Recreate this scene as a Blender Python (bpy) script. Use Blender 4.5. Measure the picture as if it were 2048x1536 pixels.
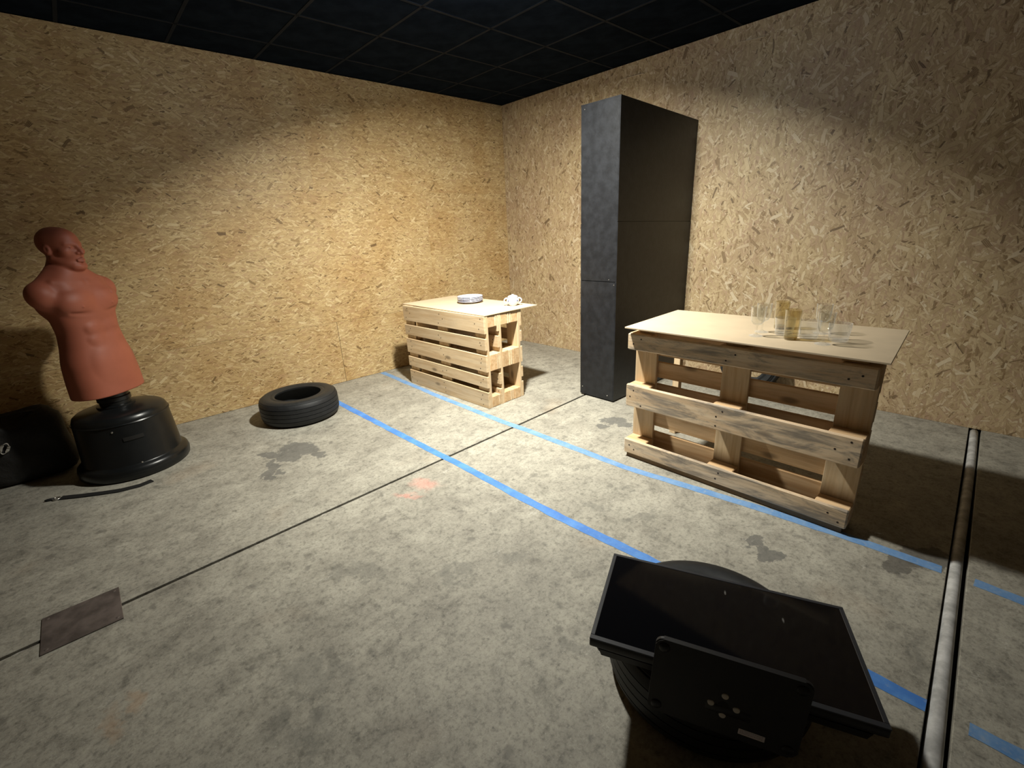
import bpy, bmesh, math, random
import numpy as np
from mathutils import Vector, Matrix

for o in list(bpy.data.objects):
    bpy.data.objects.remove(o, do_unlink=True)
scene = bpy.context.scene
COL = scene.collection
random.seed(7)
PI = math.pi

# ------------------------------------------------------------------ camera
YAW, PITCH, ROLL, FPX = 0.830695768, 0.325646566, -0.0478599653, 914.083
CAM = Vector((-4.29246463, -4.64707301, 1.45790214))
_f = Vector((math.cos(PITCH)*math.cos(YAW), math.cos(PITCH)*math.sin(YAW), -math.sin(PITCH)))
_r = Vector((math.sin(YAW), -math.cos(YAW), 0))
_u = _r.cross(_f)
_r, _u = math.cos(ROLL)*_r + math.sin(ROLL)*_u, -math.sin(ROLL)*_r + math.cos(ROLL)*_u
cam = bpy.data.objects.new('camera', bpy.data.cameras.new('camera'))
COL.objects.link(cam)
cam.data.sensor_fit = 'HORIZONTAL'
cam.data.sensor_width = 36.0
cam.data.lens = FPX/2048.0*36.0
cam.data.clip_start = 0.02
M = Matrix((( _r.x, _u.x, -_f.x, CAM.x), (_r.y, _u.y, -_f.y, CAM.y), (_r.z, _u.z, -_f.z, CAM.z), (0, 0, 0, 1)))
cam.matrix_world = M
scene.camera = cam


def on_z(px, py, z=0.0):
    """point where the photograph's pixel meets the horizontal plane at height z"""
    d = _f + _r*((px-1024)/FPX) - _u*((py-768)/FPX)
    return CAM + d*((z-CAM.z)/d.z)


# ------------------------------------------------------------------ world and exposure
w = bpy.data.worlds.new('world')
scene.world = w
w.use_nodes = True
w.node_tree.nodes['Background'].inputs[0].default_value = (0.02, 0.02, 0.022, 1)
w.node_tree.nodes['Background'].inputs[1].default_value = 0.0
scene.view_settings.view_transform = 'Standard'
scene.view_settings.look = 'None'
scene.view_settings.gamma = 1.0
scene.view_settings.use_curve_mapping = False
scene.view_settings.exposure = 0.0
LAMP = Vector((-2.45, -2.50, 2.70))
LAMP_POWER = 143.0
LAMP_AIM = Vector((0.31, 0.29, -1.0)).normalized()     # floodlight tipped towards the corner
LAMP_QUAT = LAMP_AIM.to_track_quat('-Z', 'Y')
ld = bpy.data.lights.new('floodlight', 'AREA')
ld.shape = 'DISK'
ld.size = 0.17
ld.spread = math.radians(140)
ld.energy = LAMP_POWER
ld.color = (1.0, 0.965, 0.85)
lo_ = bpy.data.objects.new('floodlight', ld)
COL.objects.link(lo_)
lo_.location = LAMP
lo_.rotation_mode = 'QUATERNION'
lo_.rotation_quaternion = LAMP_QUAT
H = 2.883           # ceiling height
XW, YW = -6.2, -6.4  # far ends of the room behind the camera


# ------------------------------------------------------------------ helpers
def link(o, parent=None):
    COL.objects.link(o)
    if parent is not None:
        o.parent = parent
    return o


def tag(o, label=None, cat=None, group=None, kind=None):
    if label:
        o['label'] = label
    if cat:
        o['category'] = cat
    if group:
        o['group'] = group
    if kind:
        o['kind'] = kind
    return o


def thing(name, label, cat, loc=(0, 0, 0), rotz=0.0, group=None):
    o = bpy.data.objects.new(name, None)
    o.empty_display_size = 0.1
    link(o)
    o.location = loc
    o.rotation_euler = (0, 0, rotz)
    return tag(o, label, cat, group)


def ob(name, me, mat, parent=None, loc=(0, 0, 0), rot=(0, 0, 0)):
    o = bpy.data.objects.new(name, me)
    link(o, parent)
    o.location = loc
    o.rotation_euler = rot
    if mat is not None and len(me.materials) == 0:
        me.materials.append(mat)
    return o


def to_mesh(name, bm, smooth=False, angle=None):
    bmesh.ops.recalc_face_normals(bm, faces=bm.faces)
    me = bpy.data.meshes.new(name)
    bm.to_mesh(me)
    bm.free()
    if smooth:
        me.polygons.foreach_set('use_smooth', [True]*len(me.polygons))
        if angle is not None:
            me.set_sharp_from_angle(angle=angle)
    return me


def box_bm(sx, sy, sz, bev=0.0, seg=1, center=(0, 0, 0)):
    bm = bmesh.new()
    bmesh.ops.create_cube(bm, size=1.0)
    for v in bm.verts:
        v.co = Vector((v.co.x*sx+center[0], v.co.y*sy+center[1], v.co.z*sz+center[2]))
    if bev > 0:
        bmesh.ops.bevel(bm, geom=list(bm.edges), offset=bev, segments=seg, affect='EDGES', profile=0.5)
    return bm


_cache = {}


def box_me(sx, sy, sz, bev=0.0, seg=1, key=''):
    k = (round(sx, 4), round(sy, 4), round(sz, 4), bev, seg, key)
    if k not in _cache:
        _cache[k] = to_mesh('board', box_bm(sx, sy, sz, bev, seg), seg > 1, 0.6)
    return _cache[k]


def lathe_bm(profile, n=48, closed=False, mod=None):
    """revolve (r, z) points about z"""
    bm = bmesh.new()
    rings = []
    for (r, z) in profile:
        if r < 1e-6:
            rings.append([bm.verts.new((0, 0, z))])
        else:
            ring = []
            for i in range(n):
                a = 2*PI*i/n
                rr = r*(mod(a, r, z) if mod else 1.0)
                ring.append(bm.verts.new((rr*math.cos(a), rr*math.sin(a), z)))
            rings.append(ring)
    m = len(rings)
    for k in range(m if closed else m-1):
        A, B = rings[k], rings[(k+1) % m]
        for i in range(n):
            j = (i+1) % n
            if len(A) == 1 and len(B) == 1:
                continue
            if len(A) == 1:
                bm.faces.new((A[0], B[i], B[j]))
            elif len(B) == 1:
                bm.faces.new((A[i], A[j], B[0]))
            else:
                bm.faces.new((A[i], A[j], B[j], B[i]))
    return bm


def lathe(name, profile, n=48, closed=False, mod=None, angle=0.7):
    return to_mesh(name, lathe_bm(profile, n, closed, mod), True, angle)


def tube_bm(pts, rad, n=10, flat=1.0, cap=True):
    """sweep a circle (or flattened ellipse) along points"""
    bm = bmesh.new()
    pts = [Vector(p) for p in pts]
    rings = []
    for i, p in enumerate(pts):
        t = (pts[min(i+1, len(pts)-1)]-pts[max(i-1, 0)]).normalized()
        up = Vector((0, 0, 1)) if abs(t.z) < 0.95 else Vector((0, 1, 0))
        s = t.cross(up).normalized()
        b = s.cross(t)
        r = rad[i] if isinstance(rad, (list, tuple)) else rad
        rings.append([bm.verts.new(p + s*r*math.cos(2*PI*k/n) + b*r*flat*math.sin(2*PI*k/n)) for k in range(n)])
    for a, b in zip(rings, rings[1:]):
        for k in range(n):
            bm.faces.new((a[k], a[(k+1) % n], b[(k+1) % n], b[k]))
    if cap:
        bm.faces.new(rings[0])
        bm.faces.new(list(reversed(rings[-1])))
    return bm


def prism_bm(poly, z0, z1, bev=0.0):
    bm = bmesh.new()
    lo = [bm.verts.new((x, y, z0)) for x, y in poly]
    hi = [bm.verts.new((x, y, z1)) for x, y in poly]
    n = len(poly)
    bm.faces.new(list(reversed(lo)))
    bm.faces.new(hi)
    for i in range(n):
        bm.faces.new((lo[i], lo[(i+1) % n], hi[(i+1) % n], hi[i]))
    if bev:
        bmesh.ops.bevel(bm, geom=[e for e in bm.edges], offset=bev, segments=1, affect='EDGES')
    return bm


# ------------------------------------------------------------------ materials
class NT:
    """small wrapper for building node trees"""
    def __init__(self, name):
        self.mat = bpy.data.materials.new(name)
        self.mat.use_nodes = True
        self.t = self.mat.node_tree
        self.t.nodes.clear()
        self.out = self.t.nodes.new('ShaderNodeOutputMaterial')
        self.bsdf = self.t.nodes.new('ShaderNodeBsdfPrincipled')
        self.t.links.new(self.bsdf.outputs[0], self.out.inputs[0])

    def n(self, typ, **kw):
        x = self.t.nodes.new(typ)
        for k, v in kw.items():
            setattr(x, k, v)
        return x

    def l(self, a, b):
        self.t.links.new(a, b)

    def _in(self, sock, v):
        if isinstance(v, (int, float)):
            sock.default_value = v
        elif isinstance(v, (tuple, list)):
            sock.default_value = v
        else:
            self.l(v, sock)

    def m(self, op, a, b=None, c=None, clamp=False):
        x = self.n('ShaderNodeMath', operation=op)
        x.use_clamp = clamp
        self._in(x.inputs[0], a)
        if b is not None:
            self._in(x.inputs[1], b)
        if c is not None:
            self._in(x.inputs[2], c)
        return x.outputs[0]

    def vm(self, op, a, b=None, scale=None):
        x = self.n('ShaderNodeVectorMath', operation=op)
        self._in(x.inputs[0], a)
        if b is not None:
            self._in(x.inputs[1], b)
        if scale is not None:
            self._in(x.inputs['Scale'], scale)
        return x.outputs['Value'] if op in ('LENGTH', 'DISTANCE', 'DOT_PRODUCT') else x.outputs[0]

    def sep(self, v):
        x = self.n('ShaderNodeSeparateXYZ')
        self.l(v, x.inputs[0])
        return x.outputs

    def comb(self, a, b, c=0.0):
        x = self.n('ShaderNodeCombineXYZ')
        for i, v in enumerate((a, b, c)):
            self._in(x.inputs[i], v)
        return x.outputs[0]

    def noise(self, vec, scale, detail=4, rough=0.55, dist=0.0):
        x = self.n('ShaderNodeTexNoise')
        self._in(x.inputs['Vector'], vec)
        x.inputs['Scale'].default_value = scale
        x.inputs['Detail'].default_value = detail
        x.inputs['Roughness'].default_value = rough
        x.inputs['Distortion'].default_value = dist
        return x.outputs

    def ramp(self, fac, stops, interp='LINEAR'):
        x = self.n('ShaderNodeValToRGB')
        cr = x.color_ramp
        cr.interpolation = interp
        while len(cr.elements) < len(stops):
            cr.elements.new(0.5)
        for e, (p, c) in zip(cr.elements, stops):
            e.position = p
            e.color = (c[0], c[1], c[2], 1) if isinstance(c, (tuple, list)) else (c, c, c, 1)
        self._in(x.inputs[0], fac)
        return x.outputs[0]

    def mix(self, fac, a, b, blend='MIX'):
        x = self.n('ShaderNodeMix', data_type='RGBA', blend_type=blend)
        self._in(x.inputs[0], fac)
        for s, v in ((x.inputs[6], a), (x.inputs[7], b)):
            if isinstance(v, (tuple, list)):
                s.default_value = (v[0], v[1], v[2], 1)
            else:
                self.l(v, s)
        return x.outputs[2]

    def smooth(self, v, lo, hi):
        x = self.n('ShaderNodeMapRange', interpolation_type='SMOOTHSTEP')
        self._in(x.inputs[0], v)
        x.inputs[1].default_value = lo
        x.inputs[2].default_value = hi
        return x.outputs[0]

    def bump(self, height, strength=0.3, dist=0.01):
        x = self.n('ShaderNodeBump')
        x.inputs['Strength'].default_value = strength
        x.inputs['Distance'].default_value = dist
        self.l(height, x.inputs['Height'])
        self.l(x.outputs[0], self.bsdf.inputs['Normal'])

    def set(self, **kw):
        for k, v in kw.items():
            self._in(self.bsdf.inputs[k.replace('_', ' ')], v if not (isinstance(v, tuple) and len(v) == 3) else (v[0], v[1], v[2], 1))
        return self

    def obj(self):
        return self.n('ShaderNodeTexCoord').outputs['Object']

    def rand(self):
        return self.n('ShaderNodeObjectInfo').outputs['Random']


def simple(name, color, rough=0.5, metal=0.0, spec=0.5, bump=None, var=0.12, vs=8.0):
    k = NT(name)
    co = k.obj()
    nz = k.noise(co, vs, 5, 0.6)[0]
    c = k.mix(k.smooth(nz, 0.3, 0.7), tuple(x*(1-var) for x in color), tuple(min(1, x*(1+var)) for x in color))
    k.set(Base_Color=c, Roughness=rough, Metallic=metal, Specular_IOR_Level=spec)
    if bump:
        k.bump(k.noise(co, bump[0], 4, 0.6)[0], bump[1], bump[2])
    return k.mat


def osb_material(name, base_angle, spread, tint=(1, 1, 1), size=1.0):
    """strand board: layers of randomly turned flakes; object local x = along, z = up"""
    k = NT(name)
    s = k.sep(k.obj())
    rnd = k.rand()
    u0 = k.m('ADD', s[0], k.m('MULTIPLY', rnd, 37.0))
    v0 = k.m('ADD', s[2], k.m('MULTIPLY', rnd, 71.0))
    P = k.vm('SCALE', k.comb(u0, v0, 0.0), scale=size)
    warp = k.noise(P, 9.0, 2, 0.5)[1]
    wv = k.vm('SCALE', k.vm('SUBTRACT', warp, (0.5, 0.5, 0.5)), scale=0.03)
    Pw = k.vm('ADD', P, wv)
    # background of fine strands, stretched along the main direction
    ca, sa = math.cos(base_angle), math.sin(base_angle)
    sw = k.sep(Pw)
    ua = k.m('ADD', k.m('MULTIPLY', sw[0], ca), k.m('MULTIPLY', sw[1], sa))
    va = k.m('SUBTRACT', k.m('MULTIPLY', sw[1], ca), k.m('MULTIPLY', sw[0], sa))
    vb = k.n('ShaderNodeTexVoronoi', voronoi_dimensions='2D')
    k.l(k.comb(k.m('MULTIPLY', ua, 16.0), k.m('MULTIPLY', va, 60.0)), vb.inputs['Vector'])
    vb.inputs['Scale'].default_value = 1.0
    bc = k.sep(vb.outputs['Color'])
    T = lambda c: tuple(a*b for a, b in zip(c, tint))
    pale, mid, mid2, dark, deep, rose = T((0.70, 0.54, 0.30)), T((0.52, 0.375, 0.19)), T((0.60, 0.445, 0.235)), T((0.38, 0.255, 0.12)), T((0.10, 0.06, 0.03)), T((0.52, 0.35, 0.205))
    stops = [(0.0, deep), (0.035, dark), (0.13, mid), (0.40, mid2), (0.50, rose), (0.60, mid2), (0.84, pale), (1.0, T((0.80, 0.66, 0.42)))]
    col = k.ramp(bc[0], [(0.0, T((0.30, 0.19, 0.085))), (0.25, mid), (0.5, rose), (0.65, mid2), (1.0, pale)])
    layers = [(15.0, 0.46, 0.10, 0.0), (19.0, 0.44, 0.13, 11.3), (12.0, 0.48, 0.085, 23.1), (22.0, 0.5, 0.14, 5.7),
              (13.5, 0.45, 0.13, 41.9), (17.0, 0.50, 0.075, 63.2), (26.0, 0.5, 0.12, 87.4), (9.5, 0.42, 0.10, 99.1)]
    for i, (sc, L, W, off) in enumerate(layers):
        vv = k.n('ShaderNodeTexVoronoi', voronoi_dimensions='2D')
        cc = k.vm('SCALE', k.vm('ADD', Pw, (off, off*0.37, 0)), scale=sc)
        k.l(cc, vv.inputs['Vector'])
        vv.inputs['Scale'].default_value = 1.0
        rc = k.sep(vv.outputs['Color'])
        loc = k.sep(k.vm('SUBTRACT', cc, vv.outputs['Position']))
        ang = k.m('ADD', k.m('MULTIPLY', k.m('SUBTRACT', rc[0], 0.5), spread), base_angle)
        cs, sn = k.m('COSINE', ang), k.m('SINE', ang)
        uu = k.m('ABSOLUTE', k.m('ADD', k.m('MULTIPLY', loc[0], cs), k.m('MULTIPLY', loc[1], sn)))
        vr = k.m('SUBTRACT', k.m('MULTIPLY', loc[1], cs), k.m('MULTIPLY', loc[0], sn))
        vd = k.m('ABSOLUTE', vr)
        wd = k.m('MULTIPLY', k.m('ADD', rc[2], 0.35), W)
        inside = k.m('MULTIPLY', k.m('LESS_THAN', uu, L), k.m('LESS_THAN', vd, wd))
        grain = k.m('MULTIPLY', k.m('SINE', k.m('MULTIPLY', vr, 90.0)), 0.03)
        fc = k.ramp(k.m('ADD', rc[1], grain), stops)
        # edge shadow painted as a thin dark line along one side of the flake
        rim = k.m('MULTIPLY', k.m('MULTIPLY', k.m('LESS_THAN', k.m('ABSOLUTE', k.m('SUBTRACT', vr, wd)), 0.022), k.m('LESS_THAN', uu, L)), 0.55)
        col = k.mix(rim, col, T((0.24, 0.15, 0.065)))
        col = k.mix(k.m('MULTIPLY', inside, 0.9), col, fc)
    fine = k.noise(P, 260.0, 3, 0.6)[0]
    big = k.noise(P, 1.6, 3, 0.5)[0]
    col = k.mix(0.35, col, k.ramp(fine, [(0.3, 0.35), (0.7, 0.95)]), 'MULTIPLY')
    col = k.mix(k.smooth(big, 0.35, 0.7), col, k.mix(1.0, col, T((0.92, 0.86, 0.82)), 'MULTIPLY'))
    k.set(Base_Color=col, Roughness=0.50, Specular_IOR_Level=0.35)
    k.bump(k.m('ADD', k.m('MULTIPLY', bc[1], 0.6), k.m('MULTIPLY', fine, 0.4)), 0.4, 0.004)
    return k.mat


def wood_material(name, pale, dark, weather=0.0, wcol=(0.16, 0.14, 0.115), var=0.25):
    """planed pine: grain along the local x axis"""
    k = NT(name)
    rnd = k.rand()
    s = k.sep(k.obj())
    x = k.m('ADD', s[0], k.m('MULTIPLY', rnd, 19.0))
    P = k.comb(x, s[1], k.m('ADD', s[2], k.m('MULTIPLY', rnd, 7.0)))
    sp = k.sep(P)
    st = k.comb(k.m('MULTIPLY', sp[0], 2.2), k.m('MULTIPLY', sp[1], 34.0), k.m('MULTIPLY', sp[2], 34.0))
    g = k.noise(st, 1.0, 4, 0.6, 0.6)[0]
    g2 = k.noise(st, 3.2, 3, 0.6)[0]
    col = k.mix(k.smooth(g, 0.36, 0.68), pale, dark)
    col = k.mix(k.m('MULTIPLY', k.smooth(g2, 0.5, 0.75), 0.4), col, dark)
    # knots
    vo = k.n('ShaderNodeTexVoronoi', voronoi_dimensions='3D')
    k.l(k.comb(k.m('MULTIPLY', sp[0], 2.6), k.m('MULTIPLY', sp[1], 5.0), k.m('MULTIPLY', sp[2], 6.5)), vo.inputs['Vector'])
    vo.inputs['Scale'].default_value = 1.0
    kn = k.smooth(vo.outputs['Distance'], 0.16, 0.05)
    col = k.mix(k.m('MULTIPLY', kn, 0.8), col, tuple(c*0.33 for c in dark))
    # each board a little different
    hv = k.n('ShaderNodeHueSaturation')
    k.l(k.m('ADD', k.m('MULTIPLY', rnd, var), 1.0-var*0.6), hv.inputs['Value'])
    hv.inputs['Saturation'].default_value = 1.0
    k.l(col, hv.inputs['Color'])
    col = hv.outputs[0]
    if weather > 0:
        wn = k.noise(k.comb(k.m('MULTIPLY', sp[0], 3.0), k.m('MULTIPLY', sp[1], 12.0), k.m('MULTIPLY', sp[2], 12.0)), 1.0, 6, 0.7, 0.8)[0]
        streak = k.noise(st, 2.0, 5, 0.7)[0]
        wm = k.m('MULTIPLY', k.smooth(k.m('ADD', k.m('MULTIPLY', wn, 0.7), k.m('MULTIPLY', streak, 0.3)), 0.45, 0.62), weather)
        col = k.mix(wm, col, wcol)
    k.set(Base_Color=col, Roughness=0.68, Specular_IOR_Level=0.3)
    k.bump(k.m('ADD', k.m('MULTIPLY', g, 0.6), k.m('MULTIPLY', g2, 0.4)), 0.25, 0.002)
    return k.mat


def stain_blobs():
    """(pixel x, pixel y, pixel radius x, pixel radius y) of the marks on the concrete"""
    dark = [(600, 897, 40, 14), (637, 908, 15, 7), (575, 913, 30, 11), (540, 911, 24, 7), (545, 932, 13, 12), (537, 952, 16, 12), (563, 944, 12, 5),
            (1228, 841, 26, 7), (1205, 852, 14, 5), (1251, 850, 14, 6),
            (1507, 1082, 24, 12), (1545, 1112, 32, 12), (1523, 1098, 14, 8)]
    wet = [(1840, 1116, 62, 26), (1795, 1130, 36, 16), (1880, 1126, 30, 18)]
    soft = [(1195, 1013, 28, 12), (1300, 1035, 32, 12), (1310, 1073, 18, 8), (1690, 965, 20, 10), (640, 1350, 90, 40), (600, 1460, 70, 40), (1150, 1295, 26, 30),
            (720, 1140, 50, 22), (905, 1150, 36, 18), (1440, 1010, 26, 10), (1020, 1110, 40, 16), (1860, 1320, 30, 40), (1800, 1290, 20, 24), (1250, 985, 18, 8)]
    return dark, wet, soft


def floor_material():
    k = NT('concrete')
    co = k.obj()
    n1 = k.noise(co, 1.1, 5, 0.6)[0]
    n2 = k.noise(co, 5.0, 7, 0.68)[0]
    n3 = k.noise(co, 34.0, 5, 0.7)[0]
    n4 = k.noise(co, 140.0, 3, 0.6)[0]
    c = k.ramp(k.m('ADD', k.m('MULTIPLY', n1, 0.4), k.m('MULTIPLY', n2, 0.6)),
               [(0.30, (0.25, 0.235, 0.198)), (0.46, (0.36, 0.342, 0.288)), (0.58, (0.445, 0.425, 0.358)), (0.75, (0.525, 0.505, 0.43))])
    c = k.mix(0.75, c, k.ramp(n3, [(0.30, 0.35), (0.48, 0.88), (0.75, 1.0)]), 'MULTIPLY')
    nf = k.noise(co, 75.0, 4, 0.75)[0]
    c = k.mix(0.6, c, k.ramp(nf, [(0.32, 0.4), (0.5, 0.95), (0.7, 1.0)]), 'MULTIPLY')
    nm = k.noise(co, 11.0, 7, 0.74, 0.4)[0]
    c = k.mix(0.65, c, k.ramp(nm, [(0.34, 0.42), (0.47, 0.85), (0.6, 1.0)]), 'MULTIPLY')
    c = k.mix(k.m('MULTIPLY', k.smooth(n4, 0.60, 0.75), 0.5), c, (0.62, 0.60, 0.54))
    # small dark grease spots
    sp = k.n('ShaderNodeTexVoronoi')
    k.l(k.vm('ADD', co, k.vm('SCALE', k.noise(co, 16.0, 3)[1], scale=0.10)), sp.inputs['Vector'])
    sp.inputs['Scale'].default_value = 9.0
    rr = k.sep(sp.outputs['Color'])[0]
    spot = k.m('MULTIPLY', k.smooth(sp.outputs['Distance'], 0.26, 0.10), k.m('GREATER_THAN', rr, 0.72))
    c = k.mix(k.m('MULTIPLY', spot, 0.55), c, (0.12, 0.115, 0.10))
    # rusty tint here and there
    ru = k.noise(k.vm('ADD', co, (9.0, 3.0, 0)), 1.7, 3, 0.5)[0]
    c = k.mix(k.m('MULTIPLY', k.smooth(ru, 0.64, 0.80), 0.22), c, (0.40, 0.27, 0.16))
    # marks of their own shape
    wr = k.vm('SCALE', k.vm('SUBTRACT', k.noise(co, 13.0, 5, 0.65)[1], (0.5, 0.5, 0.5)), scale=0.16)
    pw = k.vm('MULTIPLY', k.vm('ADD', co, wr), (1, 1, 0))
    wr2 = k.vm('SCALE', k.vm('SUBTRACT', k.noise(co, 7.0, 5, 0.7)[1], (0.5, 0.5, 0.5)), scale=0.5)
    pw2 = k.vm('MULTIPLY', k.vm('ADD', co, wr2), (1, 1, 0))

    def mask(blobs, p, lo, hi):
        tot = None
        for (bx, by, rx, ry) in blobs:
            o = on_z(bx, by)
            ax = on_z(bx+rx, by)-o
            ay = on_z(bx, by+ry)-o
            det = ax.x*ay.y-ax.y*ay.x
            i1 = (ay.y/det, -ay.x/det, 0)
            i2 = (-ax.y/det, ax.x/det, 0)
            d = k.vm('SUBTRACT', p, (o.x, o.y, 0))
            ln = k.vm('LENGTH', k.comb(k.vm('DOT_PRODUCT', d, i1), k.vm('DOT_PRODUCT', d, i2)))
            mm = k.smooth(ln, hi, lo)
            tot = mm if tot is None else k.m('MAXIMUM', tot, mm)
        return tot
    dark, wet, soft = stain_blobs()
    c = k.mix(k.m('MULTIPLY', mask(soft, pw2, 0.5, 1.25), 0.38), c, (0.13, 0.13, 0.115))
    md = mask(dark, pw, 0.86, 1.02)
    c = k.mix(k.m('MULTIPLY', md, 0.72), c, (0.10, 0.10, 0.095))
    mw = mask(wet, pw, 0.85, 1.03)
    c = k.mix(k.m('MULTIPLY', mw, 0.70), c, (0.07, 0.065, 0.06))
    mp = mask([(850, 968, 34, 14), (815, 990, 30, 6)], pw, 0.2, 1.15)
    c = k.mix(k.m('MULTIPLY', mp, 0.45), c, (0.62, 0.25, 0.20))
    mb = mask([(225, 1450, 26, 40), (270, 1405, 22, 26)], pw, 0.2, 1.2)
    c = k.mix(k.m('MULTIPLY', mb, 0.35), c, (0.45, 0.29, 0.17))
    # scratches
    scr = k.noise(k.vm('MULTIPLY', k.vm('ADD', co, wr), (3.0, 60.0, 1.0)), 1.0, 2, 0.5)[0]
    c = k.mix(k.m('MULTIPLY', k.smooth(scr, 0.68, 0.74), 0.25), c, (0.66, 0.64, 0.58))
    k.set(Base_Color=c, Roughness=k.m('ADD', k.m('MULTIPLY', n2, 0.25), 0.52), Specular_IOR_Level=0.35)
    k.bump(k.m('ADD', k.m('MULTIPLY', n3, 0.7), k.m('MULTIPLY', n4, 0.3)), 0.35, 0.004)
    return k.mat


def thin_glass(name, tint, haze=0.04, rough=0.03):
    k = NT(name)
    tr = k.n('ShaderNodeBsdfTransparent')
    tr.inputs[0].default_value = (*tint, 1)
    gl = k.n('ShaderNodeBsdfGlossy')
    gl.inputs['Roughness'].default_value = rough
    gl.inputs['Color'].default_value = (0.95, 0.95, 0.93, 1)
    lw = k.n('ShaderNodeLayerWeight')
    lw.inputs[0].default_value = 0.5
    fres = k.m('ADD', k.m('MULTIPLY', k.m('POWER', lw.outputs['Facing'], 3.0), 0.75), 0.05)
    m1 = k.n('ShaderNodeMixShader')
    k.l(fres, m1.inputs[0])
    k.l(tr.outputs[0], m1.inputs[1])
    k.l(gl.outputs[0], m1.inputs[2])
    df = k.n('ShaderNodeBsdfDiffuse')
    df.inputs[0].default_value = (*[min(1, t*0.92) for t in tint], 1)
    m2 = k.n('ShaderNodeMixShader')
    k.l(k.m('ADD', k.m('MULTIPLY', k.m('POWER', lw.outputs['Facing'], 4.0), 0.45), haze), m2.inputs[0])  # pale diffuse edges paint in the bright reflections along the rims
    k.l(m1.outputs[0], m2.inputs[1])
    k.l(df.outputs[0], m2.inputs[2])
    k.l(m2.outputs[0], k.out.inputs[0])
    k.t.nodes.remove(k.bsdf)
    return k.mat


MAT = {}
MAT['osb_left'] = osb_material('strand_board_horizontal', 0.0, 1.7, (0.97, 0.95, 0.88), 1.25)
MAT['osb_right'] = osb_material('strand_board_upright', PI/2, 2.6, (0.93, 0.96, 1.05), 0.95)
MAT['plain_board'] = simple('plain_brown_board', (0.30, 0.225, 0.13), 0.6)
MAT['floor'] = floor_material()
MAT['joint'] = simple('joint_dirt', (0.02, 0.018, 0.015), 0.9)
MAT['filler'] = simple('joint_filler_foam', (0.50, 0.50, 0.49), 0.6, var=0.3, vs=14)
MAT['ceiling'] = simple('black_ceiling_tile', (0.0085, 0.0120, 0.0180), 0.7, spec=0.0, bump=(60, 0.3, 0.003), var=0.25, vs=6)
MAT['bar'] = simple('ceiling_bar_black', (0.0110, 0.0145, 0.0205), 0.6, spec=0.05)
MAT['black_panel'] = simple('black_painted_board', (0.0115, 0.0125, 0.015), 0.40, spec=0.35, bump=(60, 0.3, 0.002), var=0.3, vs=16)
MAT['pine'] = wood_material('pine_clean', (0.68, 0.53, 0.34), (0.56, 0.40, 0.23), 0.25, (0.36, 0.30, 0.22), 0.2)
MAT['pine_old'] = wood_material('pine_weathered', (0.76, 0.61, 0.43), (0.64, 0.47, 0.30), 0.85, (0.20, 0.18, 0.155), 0.15)
MAT['pine_block'] = wood_material('pine_block', (0.68, 0.48, 0.28), (0.54, 0.34, 0.17), 0.2, (0.25, 0.18, 0.11), 0.25)
MAT['batten'] = wood_material('shade_dark_batten', (0.26, 0.17, 0.09), (0.16, 0.10, 0.05), 0.3, (0.1, 0.08, 0.06), 0.2)  # wood darkened to put the shade under the pallet into its colour
MAT['mdf'] = simple('fibreboard_top', (0.60, 0.485, 0.335), 0.55, bump=(300, 0.1, 0.001), var=0.05, vs=5)
MAT['nail'] = simple('rusty_nail', (0.035, 0.025, 0.02), 0.6, 0.3)
MAT['rubber'] = simple('tyre_rubber', (0.011, 0.012, 0.0135), 0.55, spec=0.4, bump=(120, 0.25, 0.002), var=0.2, vs=20)
MAT['rubber_side'] = simple('tyre_sidewall', (0.013, 0.0145, 0.016), 0.5, spec=0.4, var=0.2, vs=30)
MAT['skin'] = simple('terracotta_vinyl', (0.36, 0.105, 0.060), 0.55, bump=(160, 0.06, 0.002), var=0.07, vs=5)
MAT['base_plastic'] = simple('black_base_plastic', (0.0075, 0.0085, 0.009), 0.30, spec=0.4, bump=(200, 0.08, 0.001), var=0.2)
MAT['base_dark'] = simple('black_recess', (0.004, 0.004, 0.004), 0.6)
MAT['bag'] = simple('black_nylon', (0.012, 0.011, 0.010), 0.75, bump=(9, 0.5, 0.03), var=0.3, vs=10)
MAT['strap'] = simple('black_webbing', (0.010, 0.010, 0.010), 0.7, bump=(400, 0.4, 0.001))
MAT['logo'] = simple('pale_print', (0.35, 0.33, 0.29), 0.6)
MAT['steel'] = simple('dark_steel', (0.13, 0.108, 0.098), 0.45, 0.25, bump=(30, 0.2, 0.002), var=0.35, vs=12)
MAT['chrome'] = simple('bright_steel', (0.62, 0.60, 0.56), 0.30, 0.9)
MAT['zinc'] = simple('zinc_screw', (0.72, 0.70, 0.66), 0.5, 0.1)
MAT['tv_black'] = simple('tv_plastic', (0.016, 0.016, 0.018), 0.38, bump=(250, 0.1, 0.001))
MAT['tv_bezel'] = simple('tv_bezel', (0.032, 0.034, 0.040), 0.42)
MAT['tv_foot'] = simple('tv_foot_plastic', (0.020, 0.020, 0.022), 0.5, bump=(250, 0.1, 0.001))
MAT['porcelain'] = simple('white_porcelain', (0.82, 0.82, 0.84), 0.15, var=0.01)
MAT['blue_rim'] = simple('blue_glaze', (0.05, 0.07, 0.24), 0.2, var=0.1)
MAT['glass'] = thin_glass('clear_glass', (0.975, 0.978, 0.968), 0.02)
MAT['glass_cut'] = thin_glass('cut_glass', (0.965, 0.968, 0.965), 0.06, 0.06)
MAT['glass_amber'] = thin_glass('amber_glass', (0.905, 0.865, 0.735), 0.02)
MAT['amber_base'] = thin_glass('amber_glass_thick', (0.62, 0.54, 0.33), 0.06)


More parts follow.
